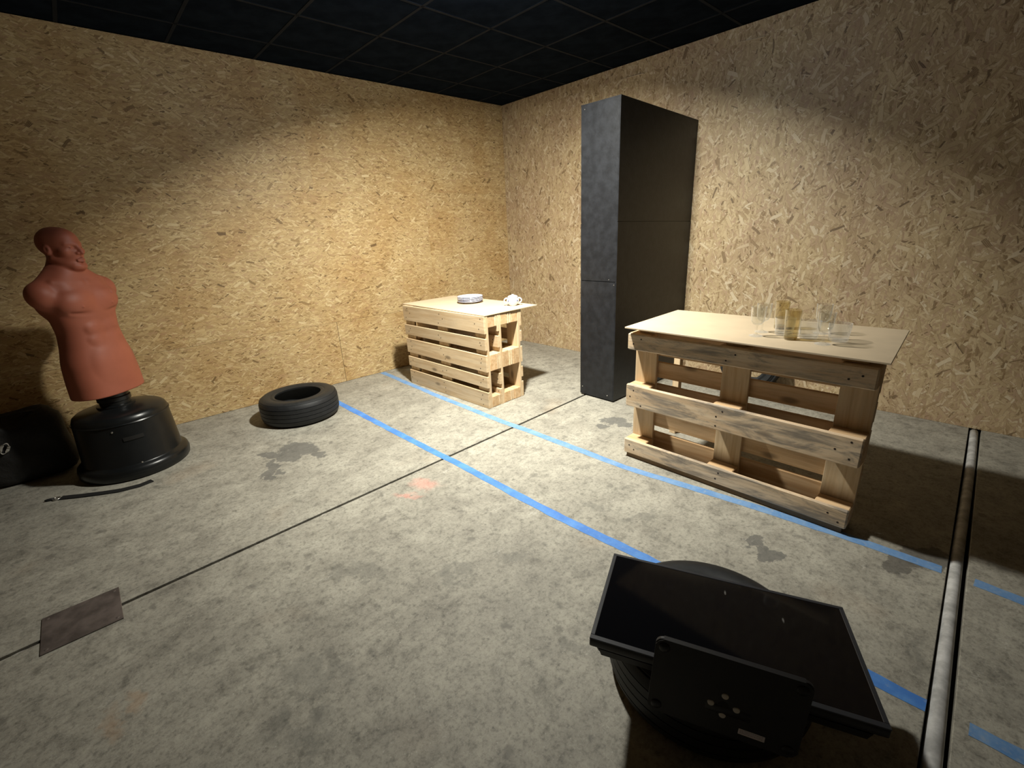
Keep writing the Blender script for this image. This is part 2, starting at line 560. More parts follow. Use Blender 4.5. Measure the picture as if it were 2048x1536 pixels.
def tape_material():
    k = NT('blue_tape')
    co = k.obj()
    n = k.noise(co, 7.0, 5, 0.65)[0]
    n2 = k.noise(co, 45.0, 4, 0.6)[0]
    c = k.mix(k.smooth(n, 0.35, 0.68), (0.055, 0.19, 0.56), (0.10, 0.28, 0.66))
    c = k.mix(k.m('MULTIPLY', k.smooth(n2, 0.56, 0.75), 0.4), c, (0.30, 0.38, 0.50))
    k.set(Base_Color=c, Roughness=0.55)
    return k.mat


def tape_worn_material():
    k = NT('blue_tape_worn')
    co = k.obj()
    n = k.noise(co, 9.0, 5, 0.7)[0]
    n2 = k.noise(co, 60.0, 4, 0.6)[0]
    c = k.mix(k.smooth(n, 0.3, 0.7), (0.10, 0.24, 0.50), (0.19, 0.33, 0.55))
    c = k.mix(k.m('MULTIPLY', k.smooth(n2, 0.50, 0.72), 0.5), c, (0.33, 0.38, 0.44))
    k.set(Base_Color=c, Roughness=0.6)
    return k.mat


MAT['tape'] = tape_material()
MAT['tape_worn'] = tape_worn_material()


def screen_material():
    k = NT('tv_screen')
    co = k.obj()
    # two small pale, rougher spots on the screen
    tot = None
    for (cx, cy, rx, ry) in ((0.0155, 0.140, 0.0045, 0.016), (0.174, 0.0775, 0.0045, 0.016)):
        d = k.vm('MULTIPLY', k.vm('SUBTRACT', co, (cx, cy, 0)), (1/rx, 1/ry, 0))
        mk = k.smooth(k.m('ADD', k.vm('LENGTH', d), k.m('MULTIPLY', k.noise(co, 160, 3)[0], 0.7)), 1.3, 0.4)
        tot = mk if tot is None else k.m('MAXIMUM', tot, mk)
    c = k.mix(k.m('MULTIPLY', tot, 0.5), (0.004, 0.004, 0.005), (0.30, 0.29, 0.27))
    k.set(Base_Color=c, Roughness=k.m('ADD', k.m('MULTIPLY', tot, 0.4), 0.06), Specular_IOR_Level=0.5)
    return k.mat


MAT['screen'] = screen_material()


MAT['lamp_body'] = simple('lamp_body_grey', (0.25, 0.25, 0.26), 0.5)

# ------------------------------------------------------------------ ceiling lamp (just above the frame)
lamp = thing('flood_lamp', 'round floodlight on the black ceiling tipped towards the corner', 'lamp', (LAMP.x, LAMP.y, H))
hs = ob('housing', lathe('lamp_housing', [(0, 0.05), (0.06, 0.05), (0.10, 0.03), (0.105, 0.0), (0.098, 0.0), (0.092, 0.006), (0, 0.006)], 40), MAT['lamp_body'], lamp, (0, 0, LAMP.z-H))
k_ = NT('added_ceiling_glow')  # glowing ring added round the housing to brighten the ceiling
em_ = k_.n('ShaderNodeEmission')
em_.inputs[0].default_value = (0.86, 0.93, 1.0, 1)
em_.inputs[1].default_value = 400.0
k_.l(em_.outputs[0], k_.out.inputs[0])
ob('added_glow_ring', lathe('added_glow_ring_mesh', [(0.106, 0.003), (0.109, 0.004), (0.109, 0.027), (0.104, 0.030)], 40, True), k_.mat, hs)
hs.rotation_mode = 'QUATERNION'
hs.rotation_quaternion = LAMP_QUAT
ob('bracket', to_mesh('lamp_bracket', tube_bm([(0, 0, -0.001), (-0.03, -0.03, -0.05), (-0.015, -0.015, -0.135)], 0.012, 8), True), MAT['lamp_body'], lamp)

# ------------------------------------------------------------------ the room
TH = 0.1


def structure(name, me, mat, loc=(0, 0, 0), label=None, cat=None):
    o = ob(name, me, mat, None, loc)
    o['kind'] = 'structure'
    tag(o, label, cat)
    return o


# floor: dark bed with three concrete slabs and open joints between them
floor = structure('floor', to_mesh('floor_bed', box_bm(-XW, -YW, 0.05, center=(XW/2, YW/2, -0.075))), MAT['joint'],
                  label='grey stained concrete floor with open joints', cat='floor')


def j1(x):
    return -2.203 + 0.0294*(x+1.16)


def j2(x):
    return -4.693 + 0.0285*x


HW1, HW2 = 0.0105, 0.031
slabs = [[(XW, j1(XW)+HW1), (0, j1(0)+HW1), (0, 0), (XW, 0)],
         [(XW, j2(XW)+HW2), (0, j2(0)+HW2), (0, j1(0)-HW1), (XW, j1(XW)-HW1)],
         [(XW, YW), (0, YW), (0, j2(0)-HW2), (XW, j2(XW)-HW2)]]
for s in slabs:
    ob('concrete_slab', to_mesh('concrete_slab', prism_bm(s, -0.05, 0.0, 0.002)), MAT['floor'], floor)
pts = [(x, j2(x)+0.002+0.003*math.sin(x*2.3), -0.021) for x in np.linspace(-6.15, -0.015, 40)]
fil = ob('joint_filler', to_mesh('joint_filler', tube_bm(pts, 0.0225, 12), True), MAT['filler'], floor)
fil['label'] = 'pale foam rod in the wide joint'


def lip(x0, x1):
    bm = bmesh.new()
    vs = []
    for x in np.linspace(x0, x1, 60):
        y = j1(x)-HW1+0.001
        a = 0.004+0.003*math.sin(x*31)+0.002*math.sin(x*73+1)
        vs.append((bm.verts.new((x, y, -0.006)), bm.verts.new((x, y+a, -0.006)), bm.verts.new((x, y+a, -0.02))))
    for p, q_ in zip(vs, vs[1:]):
        bm.faces.new((p[0], q_[0], q_[1], p[1]))
        bm.faces.new((p[1], q_[1], q_[2], p[2]))
    return to_mesh('joint_sealant', bm)


ob('joint_sealant', lip(-3.9, -2.0), MAT['filler'], floor)
ob('joint_sealant', lip(-5.6, -4.76), MAT['filler'], floor)

# ceiling: backing, tiles and bars
ceil = structure('ceiling', to_mesh('ceiling_back', box_bm(-XW, -YW, 0.04, center=(XW/2, YW/2, H+0.05))), MAT['joint'],
                 label='black tiled ceiling with a faint square grid', cat='ceiling')
gx = [0.0]+[-0.36-0.6*i for i in range(10)]+[XW]
gy = [0.0]+[-0.41-0.6*i for i in range(10)]+[YW]
gx = [g for g in gx if g >= XW]
gy = [g for g in gy if g >= YW]
for i in range(len(gx)-1):
    for jx in range(len(gy)-1):
        sx, sy = gx[i]-gx[i+1], gy[jx]-gy[jx+1]
        if sx < 0.03 or sy < 0.03:
            continue
        ob('ceiling_tile', box_me(sx-0.004, sy-0.004, 0.015, 0.0015, 1, 'tile'), MAT['ceiling'], ceil,
           ((gx[i]+gx[i+1])/2, (gy[jx]+gy[jx+1])/2, H+0.0115))
for g in gx[1:-1]:
    ob('ceiling_bar', box_me(0.022, -YW-0.01, 0.003, 0, 1, 'bar'), MAT['bar'], ceil, (g, YW/2, H+0.0022))
for g in gy[1:-1]:
    ob('ceiling_bar', box_me(-XW-0.01, 0.022, 0.003, 0, 1, 'bar'), MAT['bar'], ceil, (XW/2, g, H+0.0022))

# walls: backing with strand board panels
PT = 0.015


def wall(name, label, size, center, mat, panels, axis, face):
    o = structure(name, to_mesh(name, box_bm(*size)), MAT['joint'], center, label, 'wall')
    for (a0, a1, z0, z1) in panels:
        gp = 0.0035 if (name == 'wall_left' and z1 < 0.7) else 0.0005
        me = box_me(a1-a0-gp, PT, z1-z0-gp, 0.0, 1, 'osb')
        am, zm = (a0+a1)/2, (z0+z1)/2
        if axis == 'x':
            p = ob('strand_board_panel', me, mat, o, (am-center[0], face-center[1], zm-center[2]))
        else:
            p = ob('strand_board_panel', me, mat, o, (face-center[0], am-center[1], zm-center[2]), (0, 0, PI/2))
    return o


rows = [(0.0, 0.640), (0.640, 1.89), (1.89, H)]
pan = []
for (z0, z1), xs in zip(rows, ([XW, -4.944, -2.444, 0], [XW, -3.72, -1.22, 0], [XW, -4.944, -2.444, 0])):
    for a, b in zip(xs, xs[1:]):
        pan.append((a, b, z0, z1))
wall('wall_left', 'strand board wall behind the torso dummy and the loose tyre', (-XW, TH, H), (XW/2, TH/2+PT, H/2), MAT['osb_left'], pan, 'x', PT/2)
pan = []
for a, b in zip([YW, -6.25, -5.0, -3.75, -2.5, -1.25], [-6.25, -5.0, -3.75, -2.5, -1.25, 0]):
    pan.append((a, b, 0, 2.768))
for a, b in zip([YW, -4.4, -1.95], [-4.4, -1.95, 0]):
    pan.append((a, b, 2.768, H))
wall('wall_right', 'strand board wall behind the black partition and the glasses', (TH, -YW, H), (TH/2+PT, YW/2, H/2), MAT['osb_right'], pan, 'y', PT/2)
wall('wall_front', 'plain brown board wall behind the camera', (-XW, TH, H), (XW/2, YW-TH/2-PT, H/2), MAT['plain_board'],
     [(XW, -3.7, 0, H), (-3.7, -1.2, 0, H), (-1.2, 0, 0, H)], 'x', YW-PT/2)
wall('wall_back', 'plain brown board side wall out of view', (TH, -YW, H), (XW-TH/2-PT, YW/2, H/2), MAT['plain_board'],
     [(YW, -3.9, 0, H), (-3.9, -1.4, 0, H), (-1.4, 0, 0, H)], 'y', XW-PT/2)

# pale slivers standing in for light leaks along the right wall's top joint
for (ya, za, yb, zb) in ((-1.662, 2.772, -1.951, 2.762), (-2.765, 2.779, -2.992, 2.760)):
    o = ob('light_leak_sliver', to_mesh('light_leak_sliver', tube_bm([(-0.004, ya, za), (-0.006, (ya+yb)/2, (za+zb)/2), (-0.006, yb, zb)], [0.001, 0.003, 0.004], 6)), MAT['mdf'],
           bpy.data.objects['wall_right'], Vector((0, 0, 0))-Vector((TH/2+PT, YW/2, H/2)))

# ------------------------------------------------------------------ black partition
part_ = structure('wall_partition', to_mesh('partition_core', box_bm(1.145, 0.335, 2.28, center=(-0.585, -2.333, 1.148))), MAT['black_panel'],
                  label='tall black painted partition standing out from the right wall', cat='partition')


def slant_panel(poly_xz, y0, y1):
    bm = bmesh.new()
    a = [bm.verts.new((x, y0, z)) for x, z in poly_xz]
    b = [bm.verts.new((x, y1, z)) for x, z in poly_xz]
    n = len(a)
    bm.faces.new(a)
    bm.faces.new(list(reversed(b)))
    for i in range(n):
        bm.faces.new((a[i], b[i], b[(i+1) % n], a[(i+1) % n]))
    return to_mesh('black_panel', bm)


XL = -1.170
for y0, y1 in ((-2.512, -2.500), (-2.166, -2.154)):
    ob('black_panel', slant_panel([(XL, 0.012), (-0.003, 0.012), (-0.003, 1.453), (XL, 1.477)], y0, y1), MAT['black_panel'], part_)
    ob('black_panel', slant_panel([(XL, 1.481), (-0.003, 1.457), (-0.003, 2.275), (XL, 2.313)], y0+0.0015, y1-0.0015), MAT['black_panel'], part_)
ob('black_panel', to_mesh('bp', box_bm(0.012, 0.345, 1.008, 0.001, center=(XL+0.004, -2.333, 0.516))), MAT['black_panel'], part_)
ob('black_panel', to_mesh('bp', box_bm(0.012, 0.345, 1.290, 0.001, center=(XL+0.0045, -2.333, 1.670))), MAT['black_panel'], part_)
ob('top_panel', slant_panel([(XL, 2.313), (-0.003, 2.275), (-0.003, 2.285), (XL, 2.323)], -2.512, -2.154), MAT['black_panel'], part_)
for (yy, zz) in ((-2.49, 1.0), (-2.18, 0.08), (-2.45, 0.05), (-2.44, 1.04), (-2.19, 2.29)):
    ob('screw', lathe('screw', [(0, 0.0015), (0.003, 0.0015), (0.004, 0)], 10), MAT['chrome'], part_, (XL-0.0022, yy, zz), (0, -PI/2, 0))

# ------------------------------------------------------------------ pallets
BRD = 0.022


def pallet(label, loc, rotz, mat, mat_skid, mat_block, length=1.2, group=None, seed=0, nails=True):
    """euro pallet standing on its long edge: local x length, y thickness (deck at y = 0), z width"""
    t = thing('wooden_pallet', label, 'pallet', loc, rotz, group)
    rs = random.Random(seed)
    zc = 0.0
    deck = []
    for wd in (0.145, 0.100, 0.145, 0.100, 0.145):
        deck.append((zc+wd/2, wd))
        zc += wd+0.04125
    for (z, wd) in deck:
        ob('deck_board', box_me(length, BRD, wd-0.001, 0.002), mat, t, (length/2, BRD/2, z), (0, rs.uniform(-0.002, 0.002), 0))
    xs = (0.0725, length/2, length-0.0725)
    zs = ((0.05, 0.1), (0.4, 0.145), (0.75, 0.1))
    for x in xs:
        ob('stringer_board', box_me(0.8, BRD, 0.145, 0.002), mat, t, (x, BRD*1.5, 0.4), (0, -PI/2, 0))
        for (z, wd) in zs:
            ob('block', box_me(0.145, 0.078, wd-0.002, 0.004), mat_block, t, (x+rs.uniform(-0.003, 0.003), BRD*2+0.039, z))
    for (z, wd) in zs:
        # runner with chamfered long edges
        key = ('skid', round(length, 3), wd)
        if key not in _cache:
            _cache[key] = to_mesh('runner', box_bm(length, BRD, wd, 0.006, 1))
        ob('runner_board', _cache[key], mat_skid, t, (length/2, BRD*2.5+0.078, z), (0, rs.uniform(-0.003, 0.003), 0))
    if nails:
        bm = bmesh.new()
        for face_y, rowz, sgn in ((-0.0006, deck, -1), (0.1446, zs, 1)):
            for (z, wd) in rowz:
                for x in xs:
                    for q_ in range(3 if wd > 0.12 else 2):
                        cx = x+rs.uniform(-0.045, 0.045)
                        cz = z+(q_-(1 if wd > 0.12 else 0.5))*wd*0.3+rs.uniform(-0.008, 0.008)
                        ring = [bm.verts.new((cx+0.0052*math.cos(a*PI/3), face_y, cz+0.0052*math.sin(a*PI/3))) for a in range(6)]
                        ring2 = [bm.verts.new((v.co.x, face_y-sgn*0.003, v.co.z)) for v in ring]
                        bm.faces.new(ring)
                        for a in range(6):
                            bm.faces.new((ring[a], ring[(a+1) % 6], ring2[(a+1) % 6], ring2[a]))
        nl = ob('nail_heads', to_mesh('nail_heads', bm), MAT['nail'], t)
        nl['kind'] = 'stuff'
    return t


TH_L = 1.60312949-PI/2
near = Vector((-1.9685, -1.798, 0))
dirL = Vector((math.cos(1.60312949), math.sin(1.60312949), 0))
nrm = Vector((math.cos(TH_L), math.sin(TH_L), 0))      # from the deck face into the stack
far = near+dirL*1.2
g_l = 'pallets under the board with plates'
pallet('clean pine pallet on edge with its five slats facing the loose tyre', far, TH_L-PI/2, MAT['pine'], MAT['pine'], MAT['pine_block'], group=g_l, seed=1)
pallet('middle pine pallet of the three under the board with plates', far+nrm*0.1455, TH_L-PI/2, MAT['pine'], MAT['pine'], MAT['pine_block'], group=g_l, seed=2)
pallet('rear pine pallet of the three under the board with plates', near+nrm*0.4365, TH_L+PI/2, MAT['pine'], MAT['pine'], MAT['pine_block'], group=g_l, seed=3)


def board_top(name, label, poly, z0, z1):
    c = Vector((sum(p[0] for p in poly)/4, sum(p[1] for p in poly)/4))
    me = to_mesh(name, prism_bm([(x-c.x, y-c.y) for x, y in poly], 0, z1-z0, 0.0012))
    return tag(ob(name, me, MAT['mdf'], None, (c.x, c.y, z0)), label, 'board')


board_top('table_board', 'pale fibreboard top holding the stacked plates and sugar bowl',
          [(-1.978, -0.560), (-1.962, -1.800), (-1.335, -1.792), (-1.352, -0.560)], 0.8025, 0.811)

RP_Y0, RP_L = -4.352, 1.23
rp = pallet('weathered pallet on edge with three broad runners facing the camera', (-1.781, RP_Y0, 0.031), PI/2, MAT['pine_block'], MAT['pine_old'], MAT['pine_block'],
            length=RP_L, group=None, seed=11)
# battens below and above the pallet
for y, lab in ((0.10, 'right'), (RP_L/2, 'middle'), (RP_L-0.10, 'left')):
    b_ = ob('wooden_batten', box_me(0.56, 0.10, 0.033, 0.002, 1, 'bt'), MAT['pine'], None, (-1.595, RP_Y0+y, 0.8495))
    tag(b_, 'short wooden batten under the %s part of the glass table board' % lab, 'batten', 'battens under the glass table board')
for yy in (0.02, 0.11):
    ob('batten', box_me(RP_L-0.03, 0.045, 0.0305, 0.002, 1, 'bb'), MAT['batten'], rp, (RP_L/2, yy, -0.0157))
fr = thing('rear_trestle', 'pale wooden post frame carrying the rear of the glass table', 'trestle', (-1.38, -3.74, 0))
for yy in (-0.50, 0.555):
    ob('post', to_mesh('post', box_bm(0.832, 0.045, 0.045, 0.002)), MAT['pine'], fr, (0, yy, 0.4160), (0, PI/2, 0))
board_top('table_board', 'pale fibreboard top holding the drinking glasses',
          [(-1.968, -3.126), (-1.973, -4.388), (-1.238, -4.348), (-1.290, -3.106)], 0.867, 0.876)

# ------------------------------------------------------------------ tyres


def tyre(label, loc, R=0.315, wd=0.205, rb=0.188, rotz=0.0, tilt=(0, 0)):
    t = thing('car_tyre', label, 'tyre', loc, rotz)
    t.rotation_euler = (tilt[0], tilt[1], rotz)
    h = wd/2
    # carcass: closed section through sidewalls and hollow inside
    prof = [(rb, 0.02), (rb-0.004, 0.006), (rb+0.012, 0.0), (rb+0.028, 0.004), (rb+0.033, 0.001), (rb+0.065, -0.004), (R-0.035, 0.0), (R-0.018, 0.012), (R-0.012, 0.030)]
    prof += [(R-0.012, wd-0.030), (R-0.018, wd-0.012), (R-0.035, wd), (rb+0.065, wd+0.004), (rb+0.033, wd-0.001), (rb+0.028, wd-0.004), (rb+0.012, wd), (rb-0.004, wd-0.006), (rb, wd-0.02)]
    prof += [(rb+0.03, wd-0.025), (R-0.045, wd-0.035), (R-0.028, h), (R-0.045, 0.035), (rb+0.03, 0.025)]
    ob('carcass', lathe('tyre_carcass', prof, 72, True, None, 0.6), MAT['rubber_side'], t, (0, 0, 0.004))
    # tread with four grooves
    z0, z1 = 0.016, wd-0.016
    tp = [(R-0.02, z0+0.002), (R-0.012, z0)]
    ribs = np.linspace(z0, z1, 6)
    for i in range(5):
        a, b = ribs[i], ribs[i+1]
        crown = lambda z: R-0.004*abs((z-h)/h)**2 - (0.007 if abs(z-h) > 0.42*wd else 0)
        tp += [(crown(a)-0.0, a+0.0022), (crown(b), b-0.0022)]
        if i < 4:
            tp += [(R-0.009, b-0.0016), (R-0.009, b+0.0016)]
    tp += [(R-0.012, z1), (R-0.02, z1-0.002)]
    ob('tread', lathe('tyre_tread', tp, 96, True, None, 0.5), MAT['rubber'], t, (0, 0, 0.004))
    # sipes cut across the shoulders
    bm = bmesh.new()
    for i in range(48):
        a = 2*PI*i/48
        for zc in (0.033, wd-0.033):
            M4 = Matrix.Rotation(a, 4, 'Z') @ Matrix.Translation((R-0.0155, 0, zc)) @ Matrix.Rotation(0.5, 4, 'X')
            b2 = bmesh.ops.create_cube(bm, size=1.0, matrix=M4 @ Matrix.Diagonal((0.010, 0.018, 0.022, 1)))
    sp_ = ob('shoulder_lugs', to_mesh('shoulder_lugs', bm), MAT['rubber'], t, (0, 0, 0.004))
    sp_['kind'] = 'stuff'
    return t


tyre('worn black car tyre lying flat by the left wall near the blue tape', (-3.135, -0.635, 0.0), rotz=0.3)
tyre('black car tyre lying under the flat television', (-3.055, -4.195, 0.0), R=0.32, rotz=1.1)
TA = 0.14
tyre('black tyre standing against the right wall, seen through the slats', (-0.25*math.sin(TA)-0.009, -3.232, 0.25*math.cos(TA)-0.001), R=0.25, wd=0.165, rb=0.15, tilt=(0, -(PI/2-TA)))

# ------------------------------------------------------------------ television lying on the tyre
TVZ = 0.31
tv = thing('television', 'flat black television lying screen up on a tyre, stand plate towards the camera', 'television', (-3.1317, -4.262, TVZ))
TE, TG, TN = Vector((0.4234, -0.9054, -0.0313)), Vector((0.9031, 0.4246, -0.0646)), Vector((0.0718, -0.0009, 0.9974))
tv.rotation_mode = 'QUATERNION'
tv.rotation_quaternion = Matrix(((TE.x, TG.x, TN.x), (TE.y, TG.y, TN.y), (TE.z, TG.z, TN.z))).to_quaternion()
# local: x along the screen width, +y = top edge, z = screen normal
TW, TD = 0.714, 0.418
ob('back_shell', to_mesh('tv_shell', box_bm(TW, TD, 0.026, 0.004, 2, (0, 0, -0.0155)), True, 0.6), MAT['tv_black'], tv)
shell2 = bmesh.new()
lv = [(-TW/2+0.010, -TD/2+0.008, -0.028), (TW/2-0.010, -TD/2+0.008, -0.028), (TW/2-0.010, TD/2-0.05, -0.028), (-TW/2+0.010, TD/2-0.05, -0.028)]
hv_ = [(-TW/2+0.026, -TD/2+0.016, -0.074), (TW/2-0.026, -TD/2+0.016, -0.074), (TW/2-0.10, TD/2-0.12, -0.074), (-TW/2+0.10, TD/2-0.12, -0.074)]
A_ = [shell2.verts.new(p) for p in lv]
B_ = [shell2.verts.new(p) for p in hv_]
shell2.faces.new(A_)
shell2.faces.new(list(reversed(B_)))
for i in range(4):
    shell2.faces.new((A_[i], A_[(i+1) % 4], B_[(i+1) % 4], B_[i]))
bmesh.ops.bevel(shell2, geom=list(shell2.edges), offset=0.012, segments=3, affect='EDGES')
ob('rear_bulge', to_mesh('tv_bulge', shell2, True, 0.7), MAT['tv_black'], tv)
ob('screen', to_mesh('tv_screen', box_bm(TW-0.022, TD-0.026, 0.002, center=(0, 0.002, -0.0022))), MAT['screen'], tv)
for (sx, sy, cx, cy) in ((TW, 0.012, 0, TD/2-0.006), (TW, 0.016, 0, -TD/2+0.008), (0.012, TD-0.028, -TW/2+0.006, 0.002), (0.012, TD-0.028, TW/2-0.006, 0.002)):
    ob('bezel', to_mesh('tv_bezel', box_bm(sx, sy, 0.005, 0.001, 1, (cx, cy, -0.0022))), MAT['tv_bezel'], tv)
# stand neck and plate (plate stands upright, underside facing the camera)
ob('stand_neck', to_mesh('tv_neck', box_bm(0.11, 0.09, 0.03, 0.006, 2, (0.01, -TD/2-0.01, -0.045)), True, 0.6), MAT['tv_black'], tv)
PW_, PH_ = 0.354, 0.236
py = -TD/2-0.046
plate_bm = bmesh.new()
NR = 6
out = []
for (cx, cz, a0) in ((PW_/2-0.02, PH_/2-0.02, 0), (-PW_/2+0.02, PH_/2-0.02, 90), (-PW_/2+0.02, -PH_/2+0.02, 180), (PW_/2-0.02, -PH_/2+0.02, 270)):
    for i in range(NR+1):
        a = math.radians(a0+90*i/NR)
        out.append((cx+0.02*math.cos(a), cz+0.02*math.sin(a)))
fa = [plate_bm.verts.new((x, -0.007, z)) for x, z in out]
fb = [plate_bm.verts.new((x, 0.007, z)) for x, z in out]
plate_bm.faces.new(fa)
plate_bm.faces.new(list(reversed(fb)))
for i in range(len(out)):
    plate_bm.faces.new((fa[i], fa[(i+1) % len(out)], fb[(i+1) % len(out)], fb[i]))
bmesh.ops.bevel(plate_bm, geom=[e for e in plate_bm.edges if len(e.link_faces) == 2 and abs(e.verts[0].co.y-e.verts[1].co.y) < 1e-6], offset=0.003, segments=2, affect='EDGES')
base = ob('stand_plate', to_mesh('tv_plate', plate_bm, True, 0.5), MAT['tv_foot'], tv, (-0.003, py, -0.004), (0, 0.02, 0))
for sx in (-1, 1):
    for sz in (-1, 1):
        ob('rubber_foot', lathe('rubber_foot', [(0, 0.004), (0.011, 0.004), (0.0135, 0.002), (0.0135, 0)], 20), MAT['tv_black'], base,
           (sx*(PW_/2-0.022), -0.007, sz*(PH_/2-0.024)), (PI/2, 0, 0))
for (sx, sz) in ((0.001, 0.004), (-0.028, -0.029), (0.031, -0.0265), (0.0025, -0.0564)):
    sc = ob('screw', lathe('screw_head', [(0, 0.0028), (0.003, 0.0028), (0.0075, 0.0022), (0.0085, 0)], 20), MAT['zinc'], base, (sx, -0.007, sz), (PI/2, 0, 0))
ob('screw_recess', lathe('screw_recess', [(0, 0.0006), (0.013, 0.0006), (0.013, 0)], 24), MAT['base_dark'], base, (0.001, -0.007, -0.027), (PI/2, 0, 0))


def label_material():
    k = NT('printed_label')
    s = k.sep(k.obj())
    # rows of tiny unreadable print
    row = k.m('GREATER_THAN', k.m('SINE', k.m('MULTIPLY', s[2], 1500.0)), 0.1)
    chn = k.noise(k.comb(k.m('MULTIPLY', s[0], 700.0), k.m('FLOOR', k.m('MULTIPLY', s[2], 240.0)), 0.0), 1.0, 1)[0]
    ink = k.m('MULTIPLY', k.m('MULTIPLY', row, k.m('GREATER_THAN', chn, 0.46)), k.m('LESS_THAN', k.m('ABSOLUTE', s[0]), 0.026))
    ink = k.m('MULTIPLY', ink, k.m('LESS_THAN', k.m('ABSOLUTE', s[2]), 0.0065))
    k.set(Base_Color=k.mix(k.m('MULTIPLY', ink, 0.7), (0.88, 0.84, 0.90), (0.22, 0.18, 0.32)), Roughness=0.6)
    return k.mat


lb = ob('label_sticker', to_mesh('label_sticker', box_bm(0.060, 0.0008, 0.017)), label_material(), base, (0.074, -0.0073, -0.088))
lb['label'] = 'small pale printed sticker'

# ------------------------------------------------------------------ torso dummy: one continuous body from an implicit surface


def surface_nets(F, org, h):
    nx, ny, nz = F.shape
    ins = F < 0
    cs = ins[:-1, :-1, :-1].astype(np.int8)
    cnt = np.zeros(cs.shape, np.int8)
    for a in (0, 1):
        for b in (0, 1):
            for c in (0, 1):
                cnt += ins[a:nx-1+a, b:ny-1+b, c:nz-1+c]
    act = (cnt > 0) & (cnt < 8)
    I = np.argwhere(act)
    idx = -np.ones(act.shape, np.int64)
    idx[act] = np.arange(len(I))
    acc = np.zeros((len(I), 3))
    num = np.zeros(len(I))
    corners = [(a, b, c) for a in (0, 1) for b in (0, 1) for c in (0, 1)]
    for p in corners:
        for ax in range(3):
            if p[ax]:
                continue
            q_ = list(p)
            q_[ax] = 1
            fa_ = F[I[:, 0]+p[0], I[:, 1]+p[1], I[:, 2]+p[2]]
            fb_ = F[I[:, 0]+q_[0], I[:, 1]+q_[1], I[:, 2]+q_[2]]
            mk = (fa_ < 0) != (fb_ < 0)
            t = np.where(mk, fa_/np.where(fa_ == fb_, 1, fa_-fb_), 0)
            pt = np.tile(np.array(p, float), (len(I), 1))
            pt[:, ax] += t
            acc[mk] += pt[mk]
            num[mk] += 1
    V = (I+acc/num[:, None])*h+org
    quads = []
    for ax in range(3):
        A = np.take(ins, range(F.shape[ax]-1), ax)
        B = np.take(ins, range(1, F.shape[ax]), ax)
        o1, o2 = [k for k in range(3) if k != ax]
        ch = A != B
        E_ = np.argwhere(ch)
        E_ = E_[(E_[:, o1] > 0) & (E_[:, o2] > 0) & (E_[:, o1] < F.shape[o1]-1) & (E_[:, o2] < F.shape[o2]-1)]

        def cell(d1, d2):
            c = E_.copy()
            c[:, o1] -= d1
            c[:, o2] -= d2
            return idx[c[:, 0], c[:, 1], c[:, 2]]
        q4 = np.stack([cell(0, 0), cell(1, 0), cell(1, 1), cell(0, 1)], 1)
        flip = A[E_[:, 0], E_[:, 1], E_[:, 2]]
        if ax == 1:
            flip = ~flip
        q4[flip] = q4[flip][:, ::-1]
        quads.append(q4)
    Q = np.concatenate(quads)
    return V, Q


def smin(a, b, k):
    h = np.clip(0.5+0.5*(b-a)/k, 0, 1)
    return b*(1-h)+a*h-k*h*(1-h)


def smax(a, b, k):
    return -smin(-a, -b, k)


